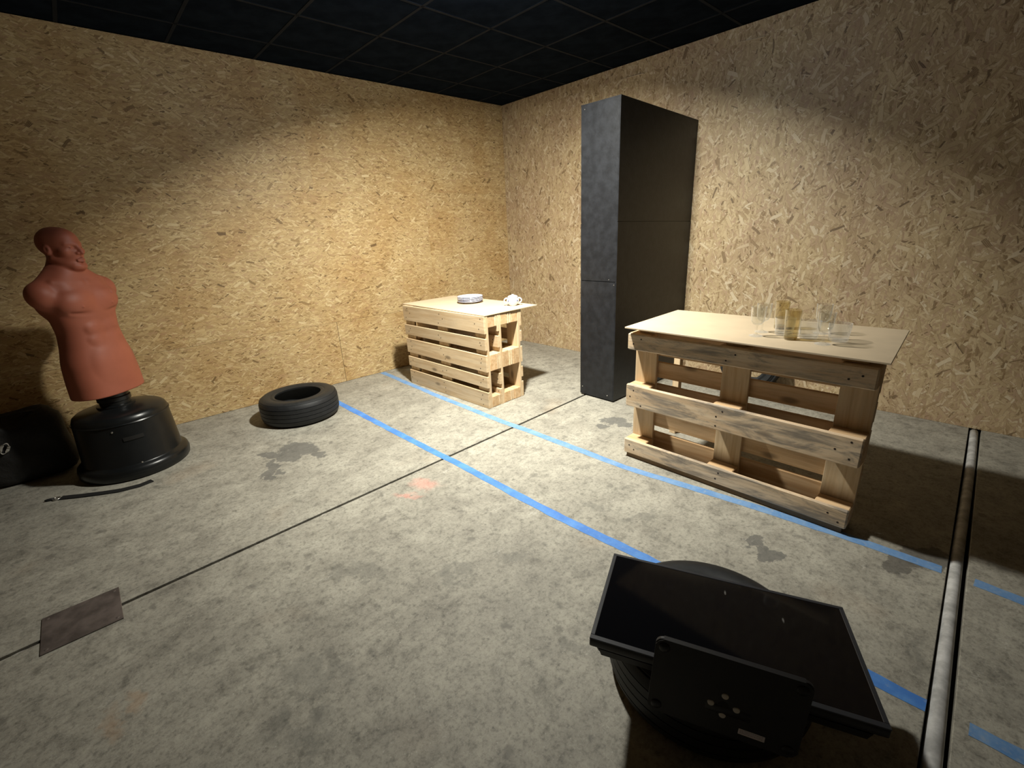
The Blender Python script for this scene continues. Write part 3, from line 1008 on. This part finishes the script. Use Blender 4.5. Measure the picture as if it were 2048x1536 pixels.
def torso_mesh():
    h = 0.0036
    lo = np.array([-0.30, -0.165, 0.535])
    hi = np.array([0.30, 0.185, 1.612])
    n = np.ceil((hi-lo)/h).astype(int)
    xs = (lo[0]+h*np.arange(n[0])).astype(np.float32)[:, None, None]
    ys = (lo[1]+h*np.arange(n[1])).astype(np.float32)[None, :, None]
    zs = (lo[2]+h*np.arange(n[2])).astype(np.float32)
    F = np.full(n, 1.0, np.float32)
    ha = math.radians(6)

    def sl(z0, z1):
        a = max(0, int((z0-lo[2])/h)-1)
        b = min(n[2], int((z1-lo[2])/h)+2)
        return slice(a, b)

    def coords(s, head):
        Z = zs[s][None, None, :]
        if head:
            c, s_ = math.cos(-ha), math.sin(-ha)
            # head turned a little further than the chest
            return (xs*c-ys*s_)/1.10, (xs*s_+ys*c)/1.09, 1.44+(Z-1.44)/1.05
        return xs, ys, Z

    def ell(c, r, s, head):
        X, Y, Z = coords(s, head)
        px, py_, pz = X-c[0], Y-c[1], Z-c[2]
        k0 = np.sqrt((px/r[0])**2+(py_/r[1])**2+(pz/r[2])**2)
        k1 = np.sqrt((px/r[0]**2)**2+(py_/r[1]**2)**2+(pz/r[2]**2)**2)+1e-6
        return k0*(k0-1)/k1

    def cone(a, b, ra, rb, s, head):
        X, Y, Z = coords(s, head)
        ab = np.array(b)-np.array(a)
        L2 = float(ab@ab)
        t = np.clip(((X-a[0])*ab[0]+(Y-a[1])*ab[1]+(Z-a[2])*ab[2])/L2, 0, 1)
        d = np.sqrt((X-a[0]-ab[0]*t)**2+(Y-a[1]-ab[1]*t)**2+(Z-a[2]-ab[2]*t)**2)
        return d-(ra+(rb-ra)*t)

    def add(kind, args, k, head=False, sub=False, mirror=False, m=0.05):
        if kind == 'e':
            z0, z1 = args[0][2]-args[1][2], args[0][2]+args[1][2]
        else:
            rm = max(args[2], args[3])
            z0, z1 = min(args[0][2], args[1][2])-rm, max(args[0][2], args[1][2])+rm
        s = sl(z0-m-k, z1+m+k)
        for sg in ((1, -1) if mirror else (1,)):
            if kind == 'e':
                d = ell((args[0][0]*sg, args[0][1], args[0][2]), args[1], s, head)
            else:
                d = cone((args[0][0]*sg, args[0][1], args[0][2]), (args[1][0]*sg, args[1][1], args[1][2]), args[2], args[3], s, head)
            F[:, :, s] = smax(F[:, :, s], -d, k) if sub else smin(F[:, :, s], d, k)

    # trunk: stack of super-ellipses
    zz = [0.50, 0.56, 0.66, 0.78, 0.88, 0.97, 1.05, 1.13, 1.20, 1.26, 1.30, 1.34]
    ww = [0.214, 0.213, 0.211, 0.203, 0.180, 0.168, 0.178, 0.196, 0.196, 0.160, 0.11, 0.06]
    dd = [0.148, 0.148, 0.146, 0.138, 0.124, 0.117, 0.118, 0.122, 0.118, 0.095, 0.075, 0.05]
    s = sl(0.5, 1.37)
    Z = zs[s]
    W = np.interp(Z, zz, ww).astype(np.float32)
    D = np.interp(Z, zz, dd).astype(np.float32)
    ker = np.ones(15)/15
    W = np.convolve(np.pad(W, 7, 'edge'), ker, 'valid')[None, None, :]
    D = np.convolve(np.pad(D, 7, 'edge'), ker, 'valid')[None, None, :]
    pw = 2.35
    rr = (np.abs(xs/W)**pw+np.abs(ys/D)**pw)**(1/pw)
    F[:, :, s] = (rr-1)*np.minimum(W, D)*0.95
    add('e', ((0.086, 0.060, 1.155), (0.106, 0.072, 0.086)), 0.022, mirror=True)
    add('e', ((0.204, -0.012, 1.208), (0.058, 0.066, 0.070)), 0.045, mirror=True)
    add('c', ((0.03, -0.04, 1.365), (0.185, -0.02, 1.235), 0.040, 0.050), 0.05, mirror=True)
    add('c', ((0, -0.024, 1.42), (0, -0.020, 1.27), 0.060, 0.088), 0.03)
    add('c', ((0.02, 0.0, 1.34), (0.10, 0.02, 1.26), 0.055, 0.055), 0.04, mirror=True)
    add('c', ((0.018, 0.075, 1.268), (0.15, 0.035, 1.282), 0.010, 0.012), 0.02, mirror=True)
    add('e', ((0.105, -0.085, 1.17), (0.08, 0.05, 0.10)), 0.04, mirror=True)
    add('e', ((0.050, 0.098, 0.99), (0.045, 0.019, 0.030)), 0.03, mirror=True)
    add('e', ((0.050, 0.098, 0.92), (0.045, 0.020, 0.030)), 0.03, mirror=True)
    add('e', ((0.0, 0.098, 0.76), (0.11, 0.045, 0.13)), 0.05)
    # crease lines on the chest and belly
    add('c', ((0, 0.140, 1.20), (0, 0.142, 1.09), 0.005, 0.006), 0.016, sub=True)
    add('c', ((0.022, 0.138, 1.078), (0.15, 0.100, 1.092), 0.004, 0.004), 0.020, sub=True, mirror=True)
    add('e', ((0.098, 0.128, 1.130), (0.005, 0.005, 0.005)), 0.008, mirror=True)
    add('c', ((-0.130, 0.108, 1.215), (-0.118, 0.120, 1.190), 0.003, 0.005), 0.004, sub=True)
    # head
    add('e', ((0, -0.010, 1.504), (0.075, 0.098, 0.088)), 0.012, head=True)
    add('e', ((0, 0.036, 1.512), (0.060, 0.056, 0.062)), 0.02, head=True)
    add('e', ((0, 0.034, 1.440), (0.060, 0.066, 0.082)), 0.03, head=True)
    add('c', ((0.050, -0.002, 1.420), (0.026, 0.066, 1.372), 0.026, 0.022), 0.02, head=True, mirror=True)
    add('e', ((0, 0.080, 1.366), (0.030, 0.022, 0.020)), 0.02, head=True)
    add('e', ((0.050, 0.058, 1.452), (0.019, 0.024, 0.018)), 0.018, head=True, mirror=True)
    add('c', ((0.010, 0.088, 1.491), (0.044, 0.072, 1.494), 0.009, 0.008), 0.016, head=True, mirror=True)
    add('e', ((0.031, 0.102, 1.474), (0.019, 0.017, 0.010)), 0.010, head=True, sub=True, mirror=True)
    add('e', ((0.031, 0.074, 1.473), (0.017, 0.018, 0.013)), 0.004, head=True, mirror=True)
    add('c', ((0.016, 0.094, 1.471), (0.046, 0.083, 1.472), 0.0022, 0.0022), 0.003, head=True, sub=True, mirror=True)
    add('c', ((0, 0.093, 1.488), (0, 0.111, 1.445), 0.008, 0.012), 0.010, head=True)
    add('e', ((0.015, 0.100, 1.441), (0.009, 0.010, 0.008)), 0.006, head=True, mirror=True)
    add('e', ((0.007, 0.108, 1.431), (0.004, 0.006, 0.004)), 0.003, head=True, sub=True, mirror=True)
    add('c', ((0, 0.103, 1.412), (0.021, 0.094, 1.4035), 0.0065, 0.005), 0.006, head=True, mirror=True)
    add('c', ((0, 0.102, 1.396), (0.018, 0.094, 1.3970), 0.0075, 0.005), 0.006, head=True, mirror=True)
    add('c', ((0, 0.109, 1.4045), (0.021, 0.101, 1.3995), 0.0026, 0.0018), 0.003, head=True, sub=True, mirror=True)
    add('e', ((0, 0.108, 1.383), (0.018, 0.012, 0.005)), 0.006, head=True, sub=True)
    add('e', ((0.073, -0.008, 1.466), (0.013, 0.019, 0.029)), 0.006, head=True, mirror=True)
    add('e', ((0.089, -0.003, 1.470), (0.009, 0.010, 0.016)), 0.006, head=True, sub=True, mirror=True)
    # flat lower hem
    s = sl(0.5, 0.62)
    F[:, :, s] = smax(F[:, :, s], np.broadcast_to(0.553-zs[s][None, None, :], F[:, :, s].shape), 0.008)
    V, Q = surface_nets(F, lo, h)
    me = bpy.data.meshes.new('torso')
    me.vertices.add(len(V))
    me.vertices.foreach_set('co', V.astype(np.float32).ravel())
    me.loops.add(len(Q)*4)
    me.loops.foreach_set('vertex_index', Q.astype(np.int32).ravel())
    me.polygons.add(len(Q))
    me.polygons.foreach_set('loop_start', np.arange(0, len(Q)*4, 4, dtype=np.int32))
    me.polygons.foreach_set('loop_total', np.full(len(Q), 4, np.int32))
    me.update(calc_edges=True)
    me.validate()
    bm = bmesh.new()
    bm.from_mesh(me)
    bmesh.ops.smooth_vert(bm, verts=bm.verts, factor=0.5, use_axis_x=True, use_axis_y=True, use_axis_z=True)
    bmesh.ops.recalc_face_normals(bm, faces=bm.faces)
    bm.to_mesh(me)
    bm.free()
    me.polygons.foreach_set('use_smooth', [True]*len(me.polygons))
    return me


DX, DY = -4.300, -0.645
dummy = thing('boxing_dummy', 'terracotta armless training torso with a bald head on a black base', 'training dummy', (DX, DY, 0))
tor = ob('torso', torso_mesh(), MAT['skin'], dummy, (-0.008, 0, 0), (0, 0, PI+math.radians(42)))
tor['label'] = 'brick-red vinyl torso and head'
bprof = [(0, 0.0), (0.300, 0.0), (0.314, 0.012), (0.318, 0.045), (0.312, 0.072), (0.298, 0.086), (0.284, 0.092), (0.279, 0.100), (0.262, 0.385), (0.252, 0.412), (0.232, 0.428), (0.10, 0.452), (0.0, 0.452)]
bs = ob('base', lathe('dummy_base', bprof, 72, False, None, 0.8), MAT['base_plastic'], dummy, (0.012, 0, 0))
ob('collar', lathe('dummy_collar', [(0, 0.44), (0.105, 0.44), (0.105, 0.462), (0.085, 0.466), (0.085, 0.485), (0.092, 0.490), (0.092, 0.515), (0.084, 0.52), (0.084, 0.60), (0, 0.60)], 40), MAT['base_plastic'], dummy, (0.002, 0, 0))
# seam rings and the long recess on the base, bolts
ob('seam_ring', lathe('seam_ring', [(0.2655, 0.370), (0.2685, 0.374), (0.2645, 0.380)], 72, True), MAT['base_plastic'], bs)


def arc_slot(a0, a1, r, z0, z1):
    bm = bmesh.new()
    A, B = [], []
    for a in np.linspace(a0, a1, 10):
        A.append(bm.verts.new((r*math.cos(a), r*math.sin(a), z0)))
        B.append(bm.verts.new((r*0.998*math.cos(a), r*0.998*math.sin(a), z1)))
    for i in range(9):
        bm.faces.new((A[i], A[i+1], B[i+1], B[i]))
    return to_mesh('recess', bm)


ob('recess', arc_slot(-1.70, -1.30, 0.2735, 0.265, 0.292), MAT['base_dark'], bs)
for a, z, r in ((-1.86, 0.34, 0.267), (-1.5, 0.10, 0.281)):
    ob('bolt', lathe('bolt', [(0, 0.004), (0.005, 0.003), (0.006, 0)], 10), MAT['chrome'], bs, (r*math.cos(a), r*math.sin(a), z), (0, PI/2, a))

# ------------------------------------------------------------------ bag and strap beside the dummy
bagm = bmesh.new()
bmesh.ops.create_cube(bagm, size=1.0)
bmesh.ops.subdivide_edges(bagm, edges=list(bagm.edges), cuts=9, use_grid_fill=True)
for v in bagm.verts:
    x, y, z = v.co.x*2, v.co.y*2, v.co.z*2
    pinch = 1-0.10*(z*0.5+0.5)
    sag = 0.020*math.sin(x*3.1+y*2)+0.012*math.sin(z*5+x*4)
    rr_ = (abs(x)**6+abs(y)**6+abs(z)**6)**(1/6.0)
    q_ = 1.0/max(rr_, 1e-6)*max(abs(x), abs(y), abs(z))
    v.co = Vector((0.235*x*q_*pinch+sag*0.3, 0.19*y*q_*pinch+sag*0.5, max(0.0, 0.215+0.215*z*q_+(sag*1.2 if z > 0.3 else 0))))
bag = thing('kit_bag', 'black fabric bag with a pale ring mark by the left wall beside the dummy', 'bag', (-4.815, -0.26, 0))
ob('body', to_mesh('bag_body', bagm, True), MAT['bag'], bag)
ringp = [(0.020*math.cos(a)*0.8, 0.0, 0.036*math.sin(a)) for a in np.linspace(0, 2*PI, 25)]
lg = ob('ring_mark', to_mesh('ring_mark', tube_bm(ringp, 0.008, 8, 0.3), True), MAT['logo'], bag, (-0.075, -0.196, 0.275), (0.05, 0.5, 0))
ob('carry_handle', to_mesh('bag_handle', tube_bm([(-0.13, -0.03, 0.40), (-0.10, -0.05, 0.445), (0.02, -0.06, 0.458), (0.12, -0.04, 0.445), (0.15, -0.02, 0.40)], 0.014, 8, 0.35), True), MAT['strap'], bag)


def ribbon(pts, width, z, thick=0.003):
    bm = bmesh.new()
    L_ = []
    for i, p in enumerate(pts):
        a = pts[max(i-1, 0)]
        b = pts[min(i+1, len(pts)-1)]
        d = Vector((b[0]-a[0], b[1]-a[1], 0)).normalized()
        s = Vector((-d.y, d.x, 0))*width/2
        c = Vector((p[0], p[1], 0))
        L_.append([bm.verts.new(c+s+Vector((0, 0, z))), bm.verts.new(c-s+Vector((0, 0, z))), bm.verts.new(c-s+Vector((0, 0, z+thick))), bm.verts.new(c+s+Vector((0, 0, z+thick)))])
    for p, q_ in zip(L_, L_[1:]):
        for k_ in range(4):
            bm.faces.new((p[k_], p[(k_+1) % 4], q_[(k_+1) % 4], q_[k_]))
    bm.faces.new(L_[0])
    bm.faces.new(list(reversed(L_[-1])))
    return to_mesh('ribbon', bm)


stp = [on_z(*p) for p in ((305, 962), (280, 972), (240, 982), (200, 988), (160, 993), (122, 997))]
o0 = stp[3].copy()
strap = thing('floor_strap', 'black webbing strap with a metal hook lying before the dummy base', 'strap', (o0.x, o0.y, 0))
ob('webbing', ribbon([(p.x-o0.x, p.y-o0.y) for p in stp], 0.042, 0.001, 0.006), MAT['strap'], strap)
e0, e1 = stp[-1]-o0, on_z(90, 1004)-o0
ringc = e0.lerp(e1, 0.25)
ob('ring', to_mesh('hook_ring', tube_bm([(ringc.x+0.018*math.cos(a), ringc.y+0.018*math.sin(a), 0.006) for a in np.linspace(0, 2*PI, 17)], 0.004, 8), True), MAT['chrome'], strap)
hk = [e0.lerp(e1, t) for t in (0.4, 0.6, 0.8, 1.0)]
ob('hook', to_mesh('hook', tube_bm([(p.x, p.y, 0.008) for p in hk], [0.007, 0.009, 0.008, 0.004], 8), True), MAT['strap'], strap)

# ------------------------------------------------------------------ steel plate on the joint
pl = thing('steel_plate', 'dark steel plate lying across the floor joint at lower left', 'plate', (-4.622, -2.286, 0))
ob('sheet', to_mesh('steel_sheet', box_bm(0.252, 0.250, 0.005, 0.001, 1, (0, 0, 0.0026))), MAT['steel'], pl)
for sx in (-1, 1):
    for sy in (-1, 1):
        ob('screw', lathe('plate_screw', [(0, 0.0014), (0.005, 0.0012), (0.007, 0)], 12), MAT['steel'], pl, (sx*0.108, sy*0.105, 0.0051))

# ------------------------------------------------------------------ blue tape on the floor


def tape(label, pts, width, mat, seed):
    rs = random.Random(seed)
    P = [Vector((p[0], p[1], 0)) for p in pts]
    dense = []
    for a, b in zip(P, P[1:]):
        m_ = max(2, int((b-a).length/0.03))
        for i in range(m_):
            dense.append(a.lerp(b, i/m_))
    dense.append(P[-1])
    c = dense[len(dense)//2].copy()
    bm = bmesh.new()
    rows_ = []
    wl = wr_ = 0.0
    for i, p in enumerate(dense):
        a = dense[max(i-1, 0)]
        b = dense[min(i+1, len(dense)-1)]
        d = (b-a).normalized()
        s = Vector((-d.y, d.x, 0))
        wl = 0.6*wl+rs.uniform(-0.0022, 0.0022)
        wr_ = 0.6*wr_+rs.uniform(-0.0022, 0.0022)
        q1, q2 = p+s*(width/2+wl)-c, p-s*(width/2+wr_)-c
        rows_.append([bm.verts.new((q1.x, q1.y, 0.0003)), bm.verts.new((q2.x, q2.y, 0.0003)), bm.verts.new((q2.x, q2.y, 0.0011)), bm.verts.new((q1.x, q1.y, 0.0011))])
    for p, q_ in zip(rows_, rows_[1:]):
        for k_ in range(4):
            bm.faces.new((p[k_], p[(k_+1) % 4], q_[(k_+1) % 4], q_[k_]))
    bm.faces.new(rows_[0])
    bm.faces.new(list(reversed(rows_[-1])))
    return tag(ob('floor_tape', to_mesh('floor_tape', bm), mat, None, (c.x, c.y, 0)), label, 'tape', 'blue tape lines on the concrete')


tape('bright blue tape line from the loose tyre to the television', [(-2.797, -0.08), (-2.788, -0.55), (-2.752, -2.21), (-2.745, -2.33), (-2.738, -3.2), (-2.704, -3.76), (-2.704, -4.62), (-2.703, -4.738)], 0.054, MAT['tape'], 3)
tape('blue tape end beyond the pale rod in the bottom right corner', [(-2.703, -4.835), (-2.703, -5.3), (-2.70, -5.9)], 0.054, MAT['tape_worn'], 4)
tape('faded blue tape line running along the feet of both pallet tables', [(-2.032, -0.02), (-2.068, -1.12), (-2.078, -2.10), (-2.062, -2.38), (-2.056, -3.22), (-1.962, -3.94), (-1.930, -4.30), (-1.910, -4.70)], 0.056, MAT['tape_worn'], 5)
tape('faded blue tape piece beyond the pale rod at the right edge', [(-1.916, -4.800), (-1.923, -4.94), (-1.93, -5.6)], 0.054, MAT['tape_worn'], 6)

# ------------------------------------------------------------------ crockery on the left table
ZT = 0.8113
pc = Vector((-1.575, -1.135, ZT))


def plate_profile(r):
    return [(0, 0.003), (r*0.52, 0.003), (r*0.55, 0.0), (r*0.58, 0.0), (r*0.62, 0.006), (r*0.72, 0.009), (r*0.97, 0.0175), (r, 0.0195), (r*0.985, 0.0225), (r*0.72, 0.0145), (r*0.6, 0.0095), (0, 0.0085)]


pm = lathe('plate', plate_profile(0.122), 56, False, None, 0.9)
rim_me = lathe('plate_rim', [(0.1219, 0.0180), (0.1228, 0.0186), (0.1228, 0.0200), (0.1219, 0.0205)], 56, True)
ords = ('lowest', 'second lowest', 'middle', 'second highest', 'topmost')
for i in range(5):
    t = thing('dinner_plate', 'white plate with a blue rim, %s of the stack of five' % ords[i], 'plate', (pc.x+0.002*math.sin(i*2.1), pc.y+0.002*math.cos(i*1.7), ZT+i*0.0104), random.uniform(0, 3), 'stacked white plates')
    ob('dish', pm, MAT['porcelain'], t)
    ob('rim_line', rim_me, MAT['blue_rim'], t)

sb = thing('sugar_bowl', 'white round lidded bowl with two handles on the plate table', 'bowl', (-1.478, -1.630, ZT), math.radians(-43))
body = [(0, 0.002), (0.026, 0.002), (0.030, 0.0), (0.033, 0.004), (0.040, 0.012), (0.053, 0.030), (0.057, 0.046), (0.052, 0.062), (0.042, 0.072), (0.040, 0.074), (0, 0.074)]
ob('bowl', lathe('sugar_bowl', body, 48, False, None, 0.9), MAT['porcelain'], sb)
ob('lid', lathe('sugar_lid', [(0.045, 0.073), (0.046, 0.077), (0.038, 0.086), (0.022, 0.091), (0.010, 0.093), (0.010, 0.096), (0.008, 0.099), (0, 0.100)], 40, False, None, 0.9), MAT['porcelain'], sb)
ob('blue_line', lathe('sugar_line', [(0.0425, 0.0715), (0.0445, 0.0725), (0.0425, 0.0735)], 40, True), MAT['blue_rim'], sb)
for s_ in (1, -1):
    hp = [(s_*(0.048+0.030*math.sin(a)), 0, 0.045+0.022*math.cos(a)) for a in np.linspace(0.05, PI-0.05, 12)]
    hd = ob('handle', to_mesh('sugar_handle', tube_bm(hp, 0.006, 10), True), MAT['porcelain'], sb)
    ob('blue_spot', lathe('blue_spot', [(0, 0.0008), (0.006, 0.0006), (0.007, 0)], 12), MAT['blue_rim'], sb, (s_*0.0405, -0.0395, 0.046), (PI/2, 0, s_*PI/4))

# ------------------------------------------------------------------ glasses on the right table
ZG = 0.8763


def goblet_me(r=0.036, hh=0.152):
    o = [(0, 0.0), (0.033, 0.0), (0.034, 0.002), (0.020, 0.005), (0.006, 0.012), (0.0045, 0.022), (0.0045, 0.052), (0.007, 0.058), (0.022, 0.064), (r*0.86, 0.080), (r*0.93, 0.10), (r, hh)]
    i = [(r-0.0018, hh+0.0004), (r*0.93-0.002, 0.10), (r*0.86-0.002, 0.081), (0.020, 0.066), (0.006, 0.0615), (0, 0.061)]
    return lathe('goblet', o+i, 40, False, None, 0.9)


def tumbler_me(rt, rb_, hh, floor_, cut=False):
    def mod(a, r, z):
        if not cut or z < 0.008 or z > hh*0.86:
            return 1.0
        return 1+0.028*(abs(math.sin(8*a+z*95))+abs(math.sin(8*a-z*95))-1.2)
    o = [(0, 0.0), (rb_*0.9, 0.0), (rb_, 0.004)]
    m_ = 14 if cut else 4
    o += [(rb_+(rt-rb_)*t, 0.004+(hh-0.004)*t) for t in np.linspace(0.06, 1, m_)]
    i = [(rt-0.002, hh+0.0003), (rb_+(rt-rb_)*0.5-0.0025, hh*0.5), (rb_-0.003, floor_+0.003), (rb_*0.7, floor_), (0, floor_)]
    n = 96 if cut else 40
    bm = lathe_bm(o, n, False, mod)
    bm2 = lathe_bm(i, n)
    me2 = bpy.data.meshes.new('tmp')
    bm2.to_mesh(me2)
    bm2.free()
    bm.from_mesh(me2)
    bpy.data.meshes.remove(me2)
    bmesh.ops.remove_doubles(bm, verts=bm.verts, dist=0.0025 if False else 1e-5)
    return to_mesh('tumbler', bm, True, 0.5 if cut else 0.9)


gob = goblet_me()
cutm = tumbler_me(0.048, 0.040, 0.088, 0.012, True)
amb = tumbler_me(0.037, 0.029, 0.148, 0.018)


def glass(name, label, me, mat, px, cat='glass', group=None, rot=0.0):
    p = on_z(px[0], px[1], ZG)
    o = ob(name, me.copy(), None, None, (p.x, p.y, ZG), (0, 0, rot))
    o.data.materials.clear()
    o.data.materials.append(mat)
    return tag(o, label, cat, group)


gl_g = 'glasses on the right table board'
glass('stemmed_glass', 'clear stemmed glass standing furthest left and nearest the table edge', gob, MAT['glass'], (1511.7, 672), group=gl_g)
glass('stemmed_glass', 'clear stemmed glass just behind the leftmost stemmed glass', gob, MAT['glass'], (1523, 664), group=gl_g)
glass('stemmed_glass', 'clear stemmed glass in front of the rightmost cut tumbler', gob, MAT['glass'], (1644.4, 688.5), group=gl_g)
glass('stemmed_glass', 'clear stemmed glass at the back right behind the cut tumblers', gob, MAT['glass'], (1641, 667), group=gl_g)
glass('tall_tumbler', 'amber tall tumbler standing at the front among the glasses', amb, MAT['glass_amber'], (1580, 678.5), group=gl_g)
glass('tall_tumbler', 'amber tall tumbler at the back behind the other amber one', amb, MAT['glass_amber'], (1559, 657), group=gl_g)
base_me = lathe('amber_foot', [(0, 0.0015), (0.0268, 0.0015), (0.0285, 0.005), (0.0292, 0.017), (0, 0.017)], 40, False, None, 0.9)
for nm in ('tall_tumbler', 'tall_tumbler.001'):
    ob('thick_foot', base_me, MAT['amber_base'], bpy.data.objects[nm])
glass('cut_tumbler', 'short cut glass tumbler half hidden behind the front amber tumbler', cutm, MAT['glass_cut'], (1567, 669), group=gl_g, rot=0.2)
glass('cut_tumbler', 'short cut glass tumbler between the amber tumbler and right stemmed glass', cutm, MAT['glass_cut'], (1616, 676), group=gl_g, rot=0.1)
glass('cut_tumbler', 'short cut glass tumbler furthest right on the board', cutm, MAT['glass_cut'], (1675.5, 682), group=gl_g)
